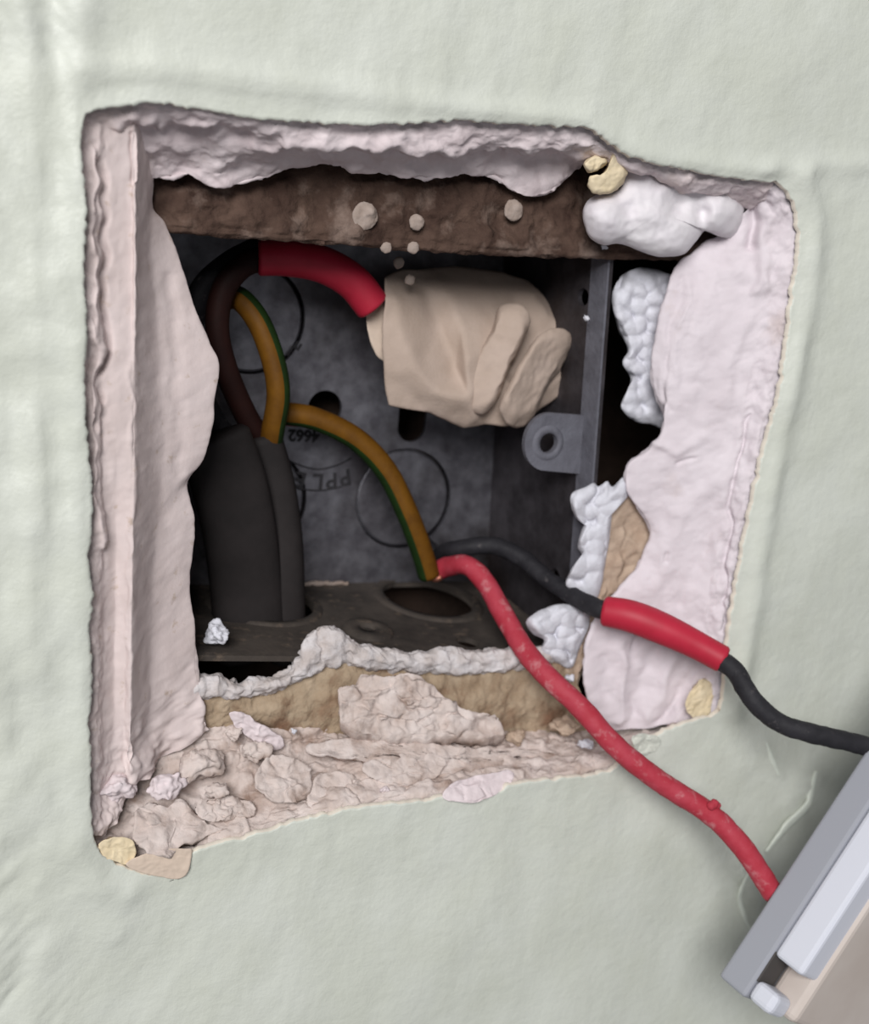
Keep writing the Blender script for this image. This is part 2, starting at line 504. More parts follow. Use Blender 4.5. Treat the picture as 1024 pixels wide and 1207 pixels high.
# left reveal: rough rim, flat face, sharp ridge, second face ending in a broken edge
L_in = [(184, 138), (176, 165), (181, 200), (179, 243), (194, 262), (211, 306), (230, 366), (246, 405), (257, 432), (252, 470), (249, 505), (238, 543), (221, 568), (224, 592), (229, 620), (223, 690), (228, 735), (231, 790), (237, 835), (243, 862)]
def L_row(xs_top, y, dep, pts): return pr([(a, b, dep) for a, b in pts])
rows = [
    pr([(92, 138, .9), (94, 300, .9), (94, 500, .9), (99, 700, .9), (99, 900, .9), (104, 985, .9)]),
    pr([(106, 142, 1.5), (108, 300, 1.5), (107, 500, 1.5), (114, 700, 1.5), (113, 900, 1.5), (118, 985, 1.5)]),
    pr([(117, 145, 1.9), (119, 300, 1.9), (117, 500, 1.5), (119, 700, 2.2), (118, 900, 2.2), (126, 985, 2.2)]),
    pr([(124, 147, 2.6), (124, 300, 2.8), (121, 500, 2.4), (123, 700, 3.0), (123, 900, 3.0), (132, 975, 3)]),
    pr([(138, 146, 3.2), (140, 300, 3.4), (138, 500, 2.6), (136, 700, 4.0), (134, 900, 4.0), (142, 955, 4)]),
    pr([(154, 143, 3.6), (156, 300, 3.8), (154, 500, 2.8), (149, 700, 3.0), (146, 900, 4.4), (152, 940, 5)]),
    pr([(157, 142, 3.1), (159, 300, 3.2), (157, 500, 3.0), (154, 700, 2.4), (150, 900, 3.9), (158, 930, 5)]),
    pr([(160, 142, 3.6), (162, 300, 4.2), (161, 500, 3.4), (158, 700, 2.8), (156, 900, 3.6), (164, 920, 6)]),
    pr([(168, 140, 7.0), (178, 300, 9.0), (192, 500, 9.0), (180, 700, 8.5), (178, 850, 9), (186, 900, 10)]),
    pr([(x, y, 12.0) for x, y in L_in]),
]
rows.append(shift(rows[-1], (-1.2, 1.2, 0)))
rows.append(shift(rows[-1], (-7, 1.2, 0)))
L_MARKS = [([(121, 190), (126, 260), (120, 330), (124, 400), (119, 470)], 3.5, -1.0), ([(110, 180), (108, 300), (112, 420), (108, 520), (114, 640)], 4, .8),
           ([(156, 160), (160, 185), (158, 215)], 3, -.5),
           ([(202, 330), (206, 380), (212, 420), (205, 450), (212, 500), (208, 560)], 5, -.35), ([(157, 225), (158, 400), (155, 600), (151, 780), (149, 890)], 3, .15)]
def left_disp(p, t, s):
    rim = max(0, 1 - t / .36)
    foot = max(0, (s - .84) / .16)
    e = rim * (1.0 * nz(p, 4.5, 4) + .35 * nz(p, 1.6, 3, 2)) + .07 * nz(p, 6, 3)
    e += foot * (1.6 * nz(p, 5, 4) + .5 * nz(p, 1.8, 3))
    return e + creases(p, L_MARKS)
loft('plaster_edge', rows, 380, 130, M_smooth, wall, left_disp, jag=.13, jag_s=2.5)

# top reveal: layers of broken plaster
T_in = [(150, 205), (178, 210), (225, 207), (250, 219), (300, 212), (345, 197), (388, 192), (420, 202), (450, 204), (500, 211), (540, 206), (580, 208), (602, 222), (627, 231), (655, 222), (678, 200), (700, 192), (760, 205), (840, 240), (900, 255)]
rows = [
    pr([(92, 133, .9), (180, 116, .9), (260, 128, .9), (345, 138, .9), (420, 142, .9), (540, 138, .9), (688, 146, .9), (750, 182, .9), (830, 200, .9), (910, 210, .9)]),
    pr([(100, 142, 1.5), (180, 128, 1.5), (260, 139, 1.5), (345, 149, 1.5), (420, 153, 1.5), (540, 150, 1.5), (688, 160, 1.5), (750, 192, 1.5), (830, 210, 1.5), (910, 220, 1.5)]),
    pr([(105, 150, 2.6), (180, 138, 2.8), (260, 149, 2.4), (345, 158, 2.0), (420, 163, 1.9), (540, 161, 1.9), (688, 170, 1.9), (750, 200, 2.0), (830, 216, 2.0), (910, 226, 2.0)]),
    pr([(120, 165, 5.0), (190, 155, 6.0), (260, 162, 5.0), (345, 168, 3.2), (420, 174, 3.0), (540, 174, 3.0), (688, 180, 3.2), (750, 204, 3.6), (830, 224, 3.6), (905, 234, 3.6)]),
    pr([(135, 180, 7.5), (200, 178, 8.0), (260, 184, 7.2), (345, 178, 5.5), (420, 184, 5.2), (540, 184, 5), (680, 186, 5.5), (750, 206, 6), (830, 230, 6), (903, 242, 6)]),
    pr([(140, 195, 10), (200, 194, 10.2), (260, 202, 10), (345, 188, 9), (420, 194, 9), (540, 195, 9.5), (680, 190, 9), (750, 206, 9), (830, 234, 9), (902, 248, 9)]),
    pr([(x, y, 11) for x, y in T_in]),
]
rows.append(shift(rows[-1], (0, .9, .9)))
rows.append(shift(rows[-1], (0, 1.5, 5)))
T_MARKS = [([(200, 152), (260, 158), (330, 165)], 6, -1.0), ([(300, 168), (380, 172), (450, 170), (540, 178)], 6, .8), ([(360, 184), (440, 186), (520, 190), (590, 184)], 5, -.9), ([(590, 182), (640, 186), (670, 184)], 5, -.8),
           ([(110, 160), (150, 140), (182, 140)], 5, .8), ([(190, 150), (230, 146), (250, 152)], 4, .8)]
def top_disp(p, t, s): return .8 * nz(p, 5, 4) * (1 if t < .75 else .6) + .22 * nz(p, 1.8, 3, 3) + creases(p, T_MARKS)
loft('plaster_edge', rows, 360, 80, M_plaster, wall, top_disp, jag=.3, jag_s=2.2)

# right reveal: trowelled pale plaster
R_in = [(838, 282), (815, 300), (797, 320), (786, 350), (776, 388), (770, 425), (773, 462), (786, 500), (768, 526), (744, 546), (740, 570), (748, 592), (762, 612), (767, 632), (755, 664), (733, 695), (712, 718), (696, 752), (690, 790), (697, 830), (722, 862)]
rows = [
    pr([(912, 212, .9), (944, 250, .9), (945, 300, .9), (930, 400, .9), (900, 540, .9), (874, 660, .9), (857, 780, .9), (846, 842, .9)]),
    pr([(906, 222, 1.5), (930, 255, 1.5), (932, 305, 1.5), (918, 400, 1.5), (888, 540, 1.5), (862, 660, 1.5), (846, 780, 1.5), (834, 843, 1.5)]),
    pr([(900, 232, 4), (912, 262, 3.6), (912, 310, 3.2), (902, 400, 3), (874, 540, 3.2), (850, 660, 3.2), (832, 780, 3.5), (820, 846, 3)]),
    pr([(884, 245, 6), (890, 268, 5.6), (885, 320, 5.2), (872, 400, 5), (850, 540, 5.2), (828, 660, 5.2), (808, 780, 6), (795, 852, 5)]),
    pr([(865, 262, 8), (865, 280, 7.6), (850, 330, 7.2), (830, 400, 7.2), (812, 530, 7.4), (800, 660, 7.6), (775, 780, 8), (768, 858, 7)]),
    pr([(850, 274, 9.6), (840, 295, 9.6), (818, 345, 9.2), (796, 400, 9.2), (780, 530, 9.4), (778, 650, 9.6), (735, 770, 9.6), (742, 860, 9)]),
    pr([(x, y, 11.2) for x, y in R_in]),
]
rows.append(shift(rows[-1], (.5, 1.0, 0)))
rows.append(shift(rows[-1], (6, 2.0, 0)))
R_MARKS = [([(880, 490), (868, 560), (857, 640), (849, 740)], 2.2, -.7), ([(870, 500), (858, 560), (847, 640), (839, 740)], 6, .3),
           ([(806, 330), (788, 378), (781, 430), (787, 482)], 2.5, -.35), ([(815, 335), (798, 380), (792, 430), (797, 478)], 3, .22), ([(822, 350), (808, 400), (802, 450)], 3, -.2),
           ([(755, 742), (751, 768)], 3, -1.4), ([(735, 755), (738, 800), (728, 850)], 7, .9), ([(772, 765), (760, 800), (748, 840)], 6, -.8), ([(800, 770), (782, 805), (765, 845)], 8, .9),
           ([(828, 775), (805, 815), (780, 850)], 5, -.7), ([(840, 790), (820, 830), (800, 850)], 6, .6), ([(712, 775), (710, 820)], 5, -.5),
           ([(892, 235), (888, 262), (884, 290)], 7, -1.6), ([(905, 240), (900, 300), (890, 340)], 8, .7),
           ([(790, 650), (786, 662)], 2, -.6), ([(800, 545), (818, 540)], 3, -.5), ([(748, 600), (752, 618)], 5, -.6), ([(770, 520), (800, 530), (830, 515)], 6, .5),
           ([(900, 330), (870, 400), (850, 470), (830, 500)], 10, .5), ([(845, 560), (800, 620), (770, 690)], 12, .6), ([(855, 600), (830, 650), (800, 710)], 7, -.4)]
def right_disp(p, t, s):
    e = .45 * nz(p, 11, 3) + .2 * nz(p, 3.2, 3, 2)
    e += .3 * noise.noise(Vector((p.x/2.6 + p.z/5, p.y/3, (p.z - p.x)/13)))      # trowel marks
    if t < .3: e += .5 * nz(p, 2.5, 3)
    return e + creases(p, R_MARKS)
loft('plaster_edge', rows, 380, 110, M_rightpl, wall, right_disp, jag=.18, jag_s=2.5)

# bottom reveal: broken dusty ledge
bx = [104, 150, 205, 260, 320, 380, 430, 520, 600, 680, 730, 790, 850]
def brow(ys, d): return pr([(x, y, dd) for x, y, dd in zip(bx, ys, d if isinstance(d, list) else [d] * len(bx))])
rows = [
    brow([1006, 1031, 1040, 1004, 984, 968, 957, 946, 932, 920, 902, 868, 845], .9),
    brow([994, 1016, 1022, 988, 968, 952, 942, 932, 918, 906, 890, 860, 838], 1.5),
    brow([972, 990, 992, 968, 950, 936, 927, 918, 906, 896, 882, 856, 834], 4),
    brow([948, 955, 955, 940, 928, 916, 909, 902, 893, 886, 876, 854, 832], 7),
    brow([925, 920, 915, 905, 900, 893, 890, 888, 882, 876, 868, 850, 830], 10),
    brow([900, 890, 880, 872, 873, 872, 874, 876, 873, 867, 860, 846, 828], 12.5),
    brow([885, 872, 858, 850, 856, 860, 864, 867, 865, 858, 852, 842, 826], 14.5),
    brow([880, 865, 848, 838, 842, 846, 850, 853, 852, 846, 842, 836, 824], 16),
]
def shard(p, sx, sy, sz, off=0.0):
    d, q = noise.voronoi(Vector((p.x / sx + off, p.y / sy, p.z / sz)) + noise.noise_vector(p / 3.0) * .25)
    edge = min(1.0, (d[1] - d[0]) / .12)
    c = q[0]
    tilt = (p.x / sx + off - c.x) * noise.noise(c * 5.1) + (p.z / sz - c.z) * noise.noise(c * 7.7)
    return (noise.noise(c * 3.7) + .8 * tilt) * edge - .25 * (1 - edge)
def bot_disp(p, t, s):
    e = .9 * nz(p, 8, 4) + .22 * nz(p, 1.6, 4, 3) + 1.3 * shard(p, 9, 5, 4) + .55 * shard(p, 3.2, 2.4, 2.0, 4)
    return e * min(1, t / .22) * (1 if t < .85 else .5)
loft('plaster_edge', rows, 520, 150, M_dusty, wall, bot_disp, jag=.25, jag_s=2.2)

# sandy mortar face behind the ledge, and the brown patch on the right
m_top = [(232, 818), (270, 812), (310, 806), (345, 795), (365, 778), (392, 768), (425, 782), (470, 786), (520, 786), (580, 788), (630, 782), (662, 772)]
rows = [pr([(225, 868, 14.6), (300, 866, 14.6), (400, 870, 14.6), (500, 876, 14.6), (600, 874, 14.6), (700, 866, 14.6)]),
        pr([(228, 845, 13.6), (300, 838, 13.4), (400, 828, 13.2), (500, 838, 13.2), (600, 838, 13.4), (690, 828, 13.6)]),
        pr([(x, y, 14.2) for x, y in m_top])]
rows.append(shift(rows[-1], (0, 1.4, -.4)))
loft('mortar_bed', rows, 240, 46, M_sand, wall, lambda p, t, s: .7 * nz(p, 4, 4) + .25 * nz(p, 1.2, 3), jag=.25, jag_s=2)
patch('mortar_patch', [(712, 582), (738, 578), (772, 612), (782, 640), (772, 670), (745, 705), (715, 740), (695, 770), (678, 800), (672, 830), (660, 810), (672, 770), (690, 720), (698, 660), (702, 610)],
      14.0, 3, M_brown, wall, jitter=1.0, js=3.5, nr=30, na=160)

# brick above the box
b_low = [(150, 268), (215, 275), (300, 281), (400, 288), (500, 296), (600, 301), (700, 304), (800, 306), (860, 306)]
rows = [pr([(150, 175, 15.5), (400, 178, 15.5), (600, 185, 15.5), (860, 195, 15.5)]),
        pr([(150, 215, 14.2), (300, 220, 13.8), (400, 215, 14.4), (500, 222, 14.4), (600, 232, 13.8), (700, 232, 14.2), (860, 240, 14)]),
        pr([(150, 240, 13.6), (300, 248, 13), (400, 245, 13.8), (500, 258, 13.6), (600, 262, 13.2), (700, 268, 13.4), (860, 272, 13)]),
        pr([(x, y - 14, 12.6) for x, y in b_low]),
        pr([(x, y - 3, 12.6) for x, y in b_low]),
        pr([(x, y, 13.2) for x, y in b_low])]
rows.append(shift(rows[-1], (0, 1.2, 1.9)))
rows.append(shift(rows[-1], (0, .4, 6)))
def brick_disp(p, t, s):
    k = 1 if t < .5 else .35
    return k * (1.3 * nz(p, 6, 4) + .4 * nz(p, 2, 3)) - (.9 * max(0, noise.noise(Vector((p.x/4.5, 1, p.z/3.5))) - .1) if t < .55 else 0)
loft('brick', rows, 300, 70, M_brick, wall, brick_disp, jag=.18, jag_s=2)

# white squeezed-out bonding plaster round the box
def lumpy(outline, d, thick, m, jit=.2, js=4, na=220, nr=34, bulge=2.0, center=None):
    cx = sum(p[0] for p in outline) / len(outline); cy = sum(p[1] for p in outline) / len(outline)
    def dep(x, y):
        v = Vector((x / 17.0, y / 17.0, d)) + noise.noise_vector(Vector((x / 20, y / 20, 1))) * .3
        f = noise.voronoi(v)[0][0]
        return d - bulge * math.sqrt(max(0.0, 1 - (f / .85) ** 2)) - .4 * bulge * noise.noise(v * .6)
    return patch('bonding_plaster', outline, dep, thick, m, wall, na=na, nr=nr, jitter=jit, js=js, round_edge=1.6, center=center)
lumpy([(735, 322), (760, 316), (792, 326), (812, 345), (790, 400), (788, 450), (796, 505), (765, 500), (748, 496), (735, 485), (732, 477), (740, 462), (743, 446), (733, 428), (740, 414), (733, 396), (724, 373), (722, 347), (727, 331)],
      17.5, 5, M_white, jit=.3)
lumpy([(672, 592), (675, 580), (689, 575), (700, 570), (706, 574), (716, 567), (722, 574), (735, 563), (744, 566), (740, 585), (725, 590), (720, 612), (718, 640), (712, 672), (708, 692), (700, 708), (684, 700), (667, 690), (674, 672), (684, 668), (686, 655), (681, 645), (683, 632), (688, 616), (679, 611)],
      12.8, 4, M_white, jit=.2, bulge=1.4)
lumpy([(620, 733), (632, 722), (650, 714), (668, 712), (690, 718), (694, 736), (684, 762), (674, 786), (655, 780), (638, 768), (641, 755), (628, 747)], 12.8, 4, M_white, jit=.25, bulge=1.6)
lip = [(226, 802), (242, 797), (262, 798), (280, 806), (296, 801), (318, 801), (338, 793), (352, 776), (358, 757), (370, 744), (388, 738), (402, 745), (416, 757), (432, 762), (470, 767), (505, 769), (522, 764), (560, 767), (600, 764), (645, 762)]
low = [(226, 826), (250, 824), (280, 822), (310, 817), (340, 808), (365, 796), (385, 786), (410, 782), (432, 787), (470, 791), (520, 794), (580, 793), (640, 785), (660, 780)]
rows = [shift(pr([(x, y, 14.4) for x, y in lip]), (0, 2.4, -2.5)), shift(pr([(x, y, 14.4) for x, y in lip]), (0, .6, -.2)), pr([(x, y + 3, 13.2) for x, y in lip]),
        [a.lerp(b, .5) for a, b in zip(catmull(pr([(x, y, 12.2) for x, y in lip]), 40), catmull(pr([(x, y, 12.2) for x, y in low]), 40))],
        pr([(x, y - 3, 12.8) for x, y in low]), pr([(x, y, 14.6) for x, y in low])]
loft('bonding_plaster', rows, 360, 40, M_rim, wall, lambda p, t, s: (1.1 if s < .52 else .4) * (math.sqrt(max(0, 1 - (noise.voronoi(p / 3.4)[0][0] / .85) ** 2)) - .5) + .5 * nz(p, 2.4, 4), jag=.45, jag_s=1.9)

# ------------------------------------------------------------------ the metal back box
YF, YB = 15.0, 50.0
FR = W(683, 776, YF); FL = W(170, 772, YF); BR = W(573, 685, YB); BL = W(140, 690, YB)
RT = W(719, 288, YF); rb_top = W(583, 500, YB)
BRT = BR + (rb_top - BR) * ((34 - BR.z) / (rb_top.z - BR.z)); BLT = Vector((BL.x, YB, 34))
RT = RT + (RT - FR) * ((34.5 - RT.z) / (RT.z - FR.z)); LT = Vector((FL.x - 4, YF, 34.5))
box = thing('metal_back_box', (0, (YF + YB) / 2, BR.z - .6), 'galvanised steel electrical back box recessed in the broken hole', 'back box')

def quad_map(A, B, C, D, outward):
    """(u,v) in 0..1: A-B along u, A-D along v; w in mm along outward"""
    n = (B - A).cross(D - A).normalized()
    if n.dot(Vector(outward)) < 0: n = -n
    return lambda u, v, w: (A * (1-u) * (1-v) + B * u * (1-v) + C * u * v + D * (1-u) * v) + n * w
# back plate: in world x, z
def back_map(u, v, w): return Vector((u, YB + w, v))
def bxz(px, py):
    p = W(px, py, YB); return (p.x, p.z)
h1 = bxz(383, 481); h2 = bxz(486, 493)
k_left = bxz(296, 375); k_mid = bxz(476, 588); k_low = bxz(300, 590)
o_back = [(BL.x, BL.z), (BR.x, BR.z), (BRT.x, BRT.z), (BLT.x, BLT.z)]
holes = [circle(h1[0], h1[1], 3.5), stadium(h2[0], h2[1], 3.1, 1.8)]
for k in (k_left, k_mid, k_low): holes.append(circle(k[0], k[1], 10.6))
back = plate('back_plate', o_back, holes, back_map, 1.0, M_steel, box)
def disc(name, cx, cz, r, parent, mp, m, off=.25, bev=.5):
    n = 48; vs, fs = [], []
    for rr, w in ((r, off + 1.0), (r, off + bev), (r - bev, off)):
        for i in range(n):
            a = 2*math.pi*i/n; vs.append(mp(cx + rr*math.cos(a), cz + rr*math.sin(a), w))
    vs.append(mp(cx, cz, off))
    for k in range(2):
        for i in range(n): fs.append((k*n+i, k*n+(i+1) % n, (k+1)*n+(i+1) % n, (k+1)*n+i))
    for i in range(n): fs.append((2*n+i, 2*n+(i+1) % n, 3*n))
    return link(name, vs, fs, m, parent, False)
for k in (k_left, k_mid, k_low):
    disc('knockout', k[0], k[1], 10.25, back, back_map, M_steel, .5)
# floor of the box
fm = quad_map(FL, FR, BR, BL, (0, 0, -1))
def floor_uv(px, py):      # pixel -> (u,v) on the floor, by Newton steps on the projected position
    u, v = .5, .5
    def pj(u, v):
        q = RC @ (fm(u, v, 0) - ORI); return (CX + F*q.x/q.z, CY + F*q.y/q.z)
    for _ in range(12):
        a = pj(u, v); bu = pj(u+1e-4, v); bv = pj(u, v+1e-4)
        j = Matrix((((bu[0]-a[0])/1e-4, (bv[0]-a[0])/1e-4), ((bu[1]-a[1])/1e-4, (bv[1]-a[1])/1e-4)))
        d = j.inverted() @ Vector((px - a[0], py - a[1])); u += d.x; v += d.y
    return u, v
wu = ((FR - FL).length + (BR - BL).length) / 2; wv = YB - YF
hA = floor_uv(311, 712); hB = floor_uv(504, 706); hC = floor_uv(551, 757); hD = floor_uv(420, 735)
floor_holes = [circle(hA[0], hA[1], 9.6/wu, 40, 9.6/wv), circle(hB[0], hB[1], 9.3/wu, 40, 9.3/wv), circle(hC[0], hC[1], 2.2/wu, 20, 2.2/wv)]
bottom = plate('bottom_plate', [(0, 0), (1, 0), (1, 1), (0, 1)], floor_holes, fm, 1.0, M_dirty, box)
def ring(name, c, r0, r1, h, parent, mp, su, sv, m):
    n = 48; vs, fs = [], []
    for rr, w in ((r0, 0), (r0, -h), (r1, -h), (r1 + .4, 0)):
        for i in range(n):
            a = 2*math.pi*i/n; vs.append(mp(c[0] + rr*math.cos(a)/su, c[1] + rr*math.sin(a)/sv, w))
    for k in range(3):
        for i in range(n): fs.append((k*n+i, k*n+(i+1) % n, (k+1)*n+(i+1) % n, (k+1)*n+i))
    return link(name, vs, fs, m, parent, True)
ring('hole_rim', hA, 9.6, 11.0, .45, bottom, fm, wu, wv, M_dirty)
ring('hole_rim', hB, 9.3, 11.0, .45, bottom, fm, wu, wv, M_dirty)
ring('screw_lug', (hD[0] + .01, hD[1] - .1), 1.6, 4.4, .8, bottom, fm, wu, wv, M_dirty)
tube('dust_highlight', pr([(343, 690, 49.2), (360, 688, 49), (385, 688, 49.2), (410, 687, 49.2)]), .45, M_dust, bottom, 40, 8, rough=.5, rs=1.2)  # highlight on the floor dust, built as a pale strip along the back corner
# right, left and top sides
rm = quad_map(FR, BR, BRT, RT, (1, 0, 0))
side_r = plate('side_plate', [(0, 0), (1, 0), (1, 1), (0, 1)], [circle(.28, .16, .05, 20, .025), circle(.2, .90, .05, 20, .022)], rm, 1.0, M_shade_steel, box)
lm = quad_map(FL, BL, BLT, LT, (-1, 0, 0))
plate('side_plate', [(0, 0), (1, 0), (1, 1), (0, 1)], [], lm, 1.0, M_shade_steel, box)
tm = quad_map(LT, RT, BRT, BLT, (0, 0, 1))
plate('top_plate', [(0, 0), (1, 0), (1, 1), (0, 1)], [], tm, 1.0, M_shade_steel, box)
# fixing lug bent in from the right side, near its front
lc = W(646, 521, 18.5); lx = W(703, 521, 18.5)
ol = []
for i in range(25):
    a = math.pi/2 + math.pi*i/24; ol.append((lc.x + 4.9*math.cos(a), lc.z + 5.4*math.sin(a)))
ol += [(lx.x, lc.z - 6.0), (lx.x, lc.z + 5.2)]
lug = plate('fixing_lug', ol, [circle(lc.x, lc.z - .2, 1.9, 24)], lambda u, v, w: Vector((u, 18.5 + w, v)), 1.1, M_lug, box)
ringm = lambda u, v, w: Vector((u, 18.5 + w, v))
ring('lug_collar', (lc.x, lc.z - .2), 1.9, 2.9, .35, lug, ringm, 1, 1, M_lug)
plate('front_flange', [(-.012, 0), (.13, 0), (.13, 1), (-.012, 1)], [], lambda u, v, w: rm(u, v, w - .5), .45, M_lug, side_r)
# stamped lettering, upside down as the box is fitted
def letters(txt, px, py, size, rot, name='lettering'):
    cu = bpy.data.curves.new('tmp', 'FONT'); cu.body = txt; cu.size = size; cu.align_x = 'CENTER'; cu.align_y = 'CENTER'; cu.extrude = .05; cu.offset = .12
    o = bpy.data.objects.new('tmp', cu); col.objects.link(o)
    dg = bpy.context.evaluated_depsgraph_get(); dg.update()
    me = o.evaluated_get(dg).to_mesh()
    c = W(px, py, YB)
    vs = []
    for v in me.vertices:
        x, y = v.co.x, v.co.y
        vs.append(Vector((c.x + x*math.cos(rot) - y*math.sin(rot), YB - .06 - v.co.z, c.z + x*math.sin(rot) + y*math.cos(rot))))
    fs = [tuple(p.vertices) for p in me.polygons]
    bpy.data.objects.remove(o)
    return link(name, vs, fs, M_ink, back, False)
PI = math.pi
for ch, x, y, a in (('P', 407, 562, .22), ('P', 391, 566, .1), ('L', 375, 567, 0), ('E', 354, 565, -.2)):
    letters(ch, x, y, 4.6, PI + a)
letters('4662', 358, 513, 3.2, PI)
letters('n', 350, 409, 2.8, PI - .5); letters('I', 342, 413, 2.8, PI - .5)
def arc_line(pts, r):
    return tube('stamped_line', [W(x, y, YB - .05) for x, y in pts], r, M_ink, back, 40, 6)
arc_line([(332, 534), (345, 545), (372, 553), (395, 549), (414, 540)], .18)
arc_line([(340, 573), (358, 577), (380, 578), (400, 574), (412, 569)], .18)

# ------------------------------------------------------------------ cables and wires
c1 = tube('grey_cable', pr([(296, 775, 33)]) + pr([(293, 735, 33), (290, 690, 33), (283, 630, 32), (270, 570, 31), (250, 515, 31)]), 1.0, M_sheath, None, 60, 32, oval=(6.6, 3.4))
tag(c1, 'flat grey sheathed cable nearest the broken left plaster edge, rising from the box floor', 'cable', 'grey cables')
c1['label'] = 'wider grey sheathed cable rising from the box floor beside the smooth plaster edge'
c2 = tube('grey_cable', pr([(336, 775, 36), (335, 735, 36), (334, 690, 36), (331, 630, 36.5), (322, 570, 37), (306, 512, 38)]), 1.0, M_sheath, None, 60, 32, oval=(3.6, 5.2))
tag(c2, 'narrower grey sheathed cable standing between the wider grey cable and the stamped back plate', 'cable', 'grey cables')

gy = lambda a, t: 1 if (PI * .80 < (a % (2*PI)) < PI * 1.42) else 0
gy1 = lambda a, t: 1 if PI * .58 < (a % (2*PI)) < PI * 1.1 else 0
gy2 = lambda a, t: 1 if (-PI * .30 < ((a + PI) % (2*PI) - PI) < PI * .30) else 0
e1 = tube('earth_wire', pr([(262, 352, 42), (282, 352, 38), (305, 380, 35), (322, 425, 33.5), (328, 465, 33), (322, 505, 34), (318, 530, 36)]), 2.1, [M_yellow, M_green], None, 80, 24, split=gy1)
tag(e1, 'short green and yellow earth wire curling up out of the narrower grey cable', 'wire', 'earth wires')
e2 = tube('earth_wire', pr([(315, 490, 39.5), (340, 488, 39), (375, 495, 38), (420, 518, 36.5), (455, 555, 35), (480, 605, 33.5), (497, 650, 33), (506, 680, 33)]), 2.15, [M_yellow, M_green], None, 100, 20, split=gy2)
tag(e2, 'long green and yellow earth wire arching across the stamped back plate', 'wire', 'earth wires')
tube('bare_end', pr([(504, 676, 33), (512, 682, 32.6), (520, 680, 32.4)]), .75, M_copper, e2, 12, 10)

bw = tube('brown_wire', pr([(306, 515, 37), (290, 490, 36), (268, 440, 35), (256, 390, 34.5), (262, 345, 34.5), (284, 315, 34), (312, 304, 33)]), 2.1, M_brownw, None, 80, 18)
tag(bw, 'dark brown wire looping up from the grey cables to a red sleeve', 'wire')
tube('sleeve', pr([(304, 303, 33.2), (340, 304, 32), (380, 312, 31), (415, 332, 30.5), (440, 362, 30)]), 3.2, M_sleeve, bw, 60, 22)['label'] = 'red plastic sleeve'
kw = tube('black_wire', pr([(268, 520, 41), (240, 470, 40), (226, 400, 40), (236, 345, 39), (268, 312, 38), (310, 290, 37)]), 2.1, M_black, None, 70, 18)
tag(kw, 'black wire looping behind the brown wire in the dark corner of the box', 'wire', 'black wires')

rw = tube('red_wire', pr([(330, 489, 43.2), (375, 495, 42.2), (420, 518, 40.8), (455, 555, 39.3), (480, 605, 37.8), (496, 650, 37), (509, 672, 35.5), (528, 668, 32), (549, 666, 27), (570, 684, 23), (592, 722, 17), (618, 766, 10), (645, 797, 4), (685, 835, -1), (730, 884, -6), (785, 926, -10), (835, 958, -14), (872, 995, -18), (899, 1034, -21), (912, 1056, -22.5)]),
          1.95, M_red, None, 220, 22, rough=.12, rs=2.5)
tag(rw, 'red insulated wire running from behind the earth wire to the plastic switch plate', 'wire')
blob('burr', [(W(842, 947, -15), .8), (W(838, 950, -15), .9), (W(846, 950, -15), .6)], M_red, rw, .25, 1, .2, .8)['label'] = 'rough nick in the red insulation'
bk = tube('black_wire', pr([(330, 489, 47.8), (375, 495, 47.3), (420, 518, 46.3), (455, 555, 45.2), (480, 600, 44.4), (496, 636, 43.8), (514, 653, 42), (526, 650, 39), (540, 647, 34), (580, 643, 30), (615, 658, 25), (645, 683, 19), (685, 708, 11), (718, 722, 5), (780, 742, -1), (835, 770, -6), (865, 790, -10), (885, 822, -14), (915, 850, -17), (955, 864, -20), (1000, 874, -22), (1030, 882, -23.5)]),
          1.75, M_black, None, 220, 22, rough=.14, rs=1.5)
tag(bk, 'black wire with a red sleeve, running from the box to the plastic switch plate', 'wire', 'black wires')
tube('sleeve', pr([(711, 720, 6), (745, 727, 2.4), (785, 743, -1.2), (820, 760, -4.2), (853, 778, -7.5)]), lambda t: 2.75 + .25*math.sin(t*5), M_sleeve, bk, 60, 24)['label'] = 'red plastic sleeve'

# ------------------------------------------------------------------ the joint wrapped in crumpled masking tape
def seg2(x, y, a, b):
    dx, dy = b[0]-a[0], b[1]-a[1]
    t = max(0, min(1, ((x-a[0])*dx + (y-a[1])*dy) / (dx*dx + dy*dy)))
    return math.hypot(x - a[0] - dx*t, y - a[1] - dy*t), t
from mathutils import geometry
t_out = [(452, 326, 31), (470, 316, 34), (500, 314, 36), (540, 312, 37), (590, 318, 37), (622, 330, 36), (642, 347, 34), (655, 368, 32), (668, 386, 30), (673, 410, 28.5), (678, 456, 28.5), (660, 468, 28), (640, 482, 28),
         (625, 497, 28), (600, 504, 27.5), (570, 503, 28), (545, 505, 28.5), (525, 496, 28), (505, 488, 28), (478, 484, 28), (456, 478, 28.5), (451, 440, 27.5), (449, 390, 27.5), (451, 350, 28)]
t_in = [(468, 352, 27.5), (476, 400, 26), (492, 436, 25.4), (520, 466, 25), (500, 340, 31), (518, 388, 29.6), (536, 432, 27.8), (546, 385, 26.6), (549, 430, 24.6), (554, 470, 24.4), (560, 494, 26),
        (528, 350, 29.5), (565, 350, 31), (580, 472, 27), (588, 440, 26.6), (590, 398, 27), (604, 345, 32), (628, 347, 31), (617, 396, 29), (600, 436, 28.6), (646, 372, 29.4), (662, 438, 27.4), (644, 458, 26.6), (614, 470, 26), (486, 466, 27)]
t_in = [(x, y, 26.6 + (d - 26.6) * 1.25) for x, y, d in t_in]
tp = thing('taped_joint', W(560, 500, 33), 'crumpled beige masking tape wrapped round a wire joint in the box', 'taped joint')
allp = t_out + t_in
nO = len(t_out)
co2 = [Vector((p[0], p[1])) for p in allp]
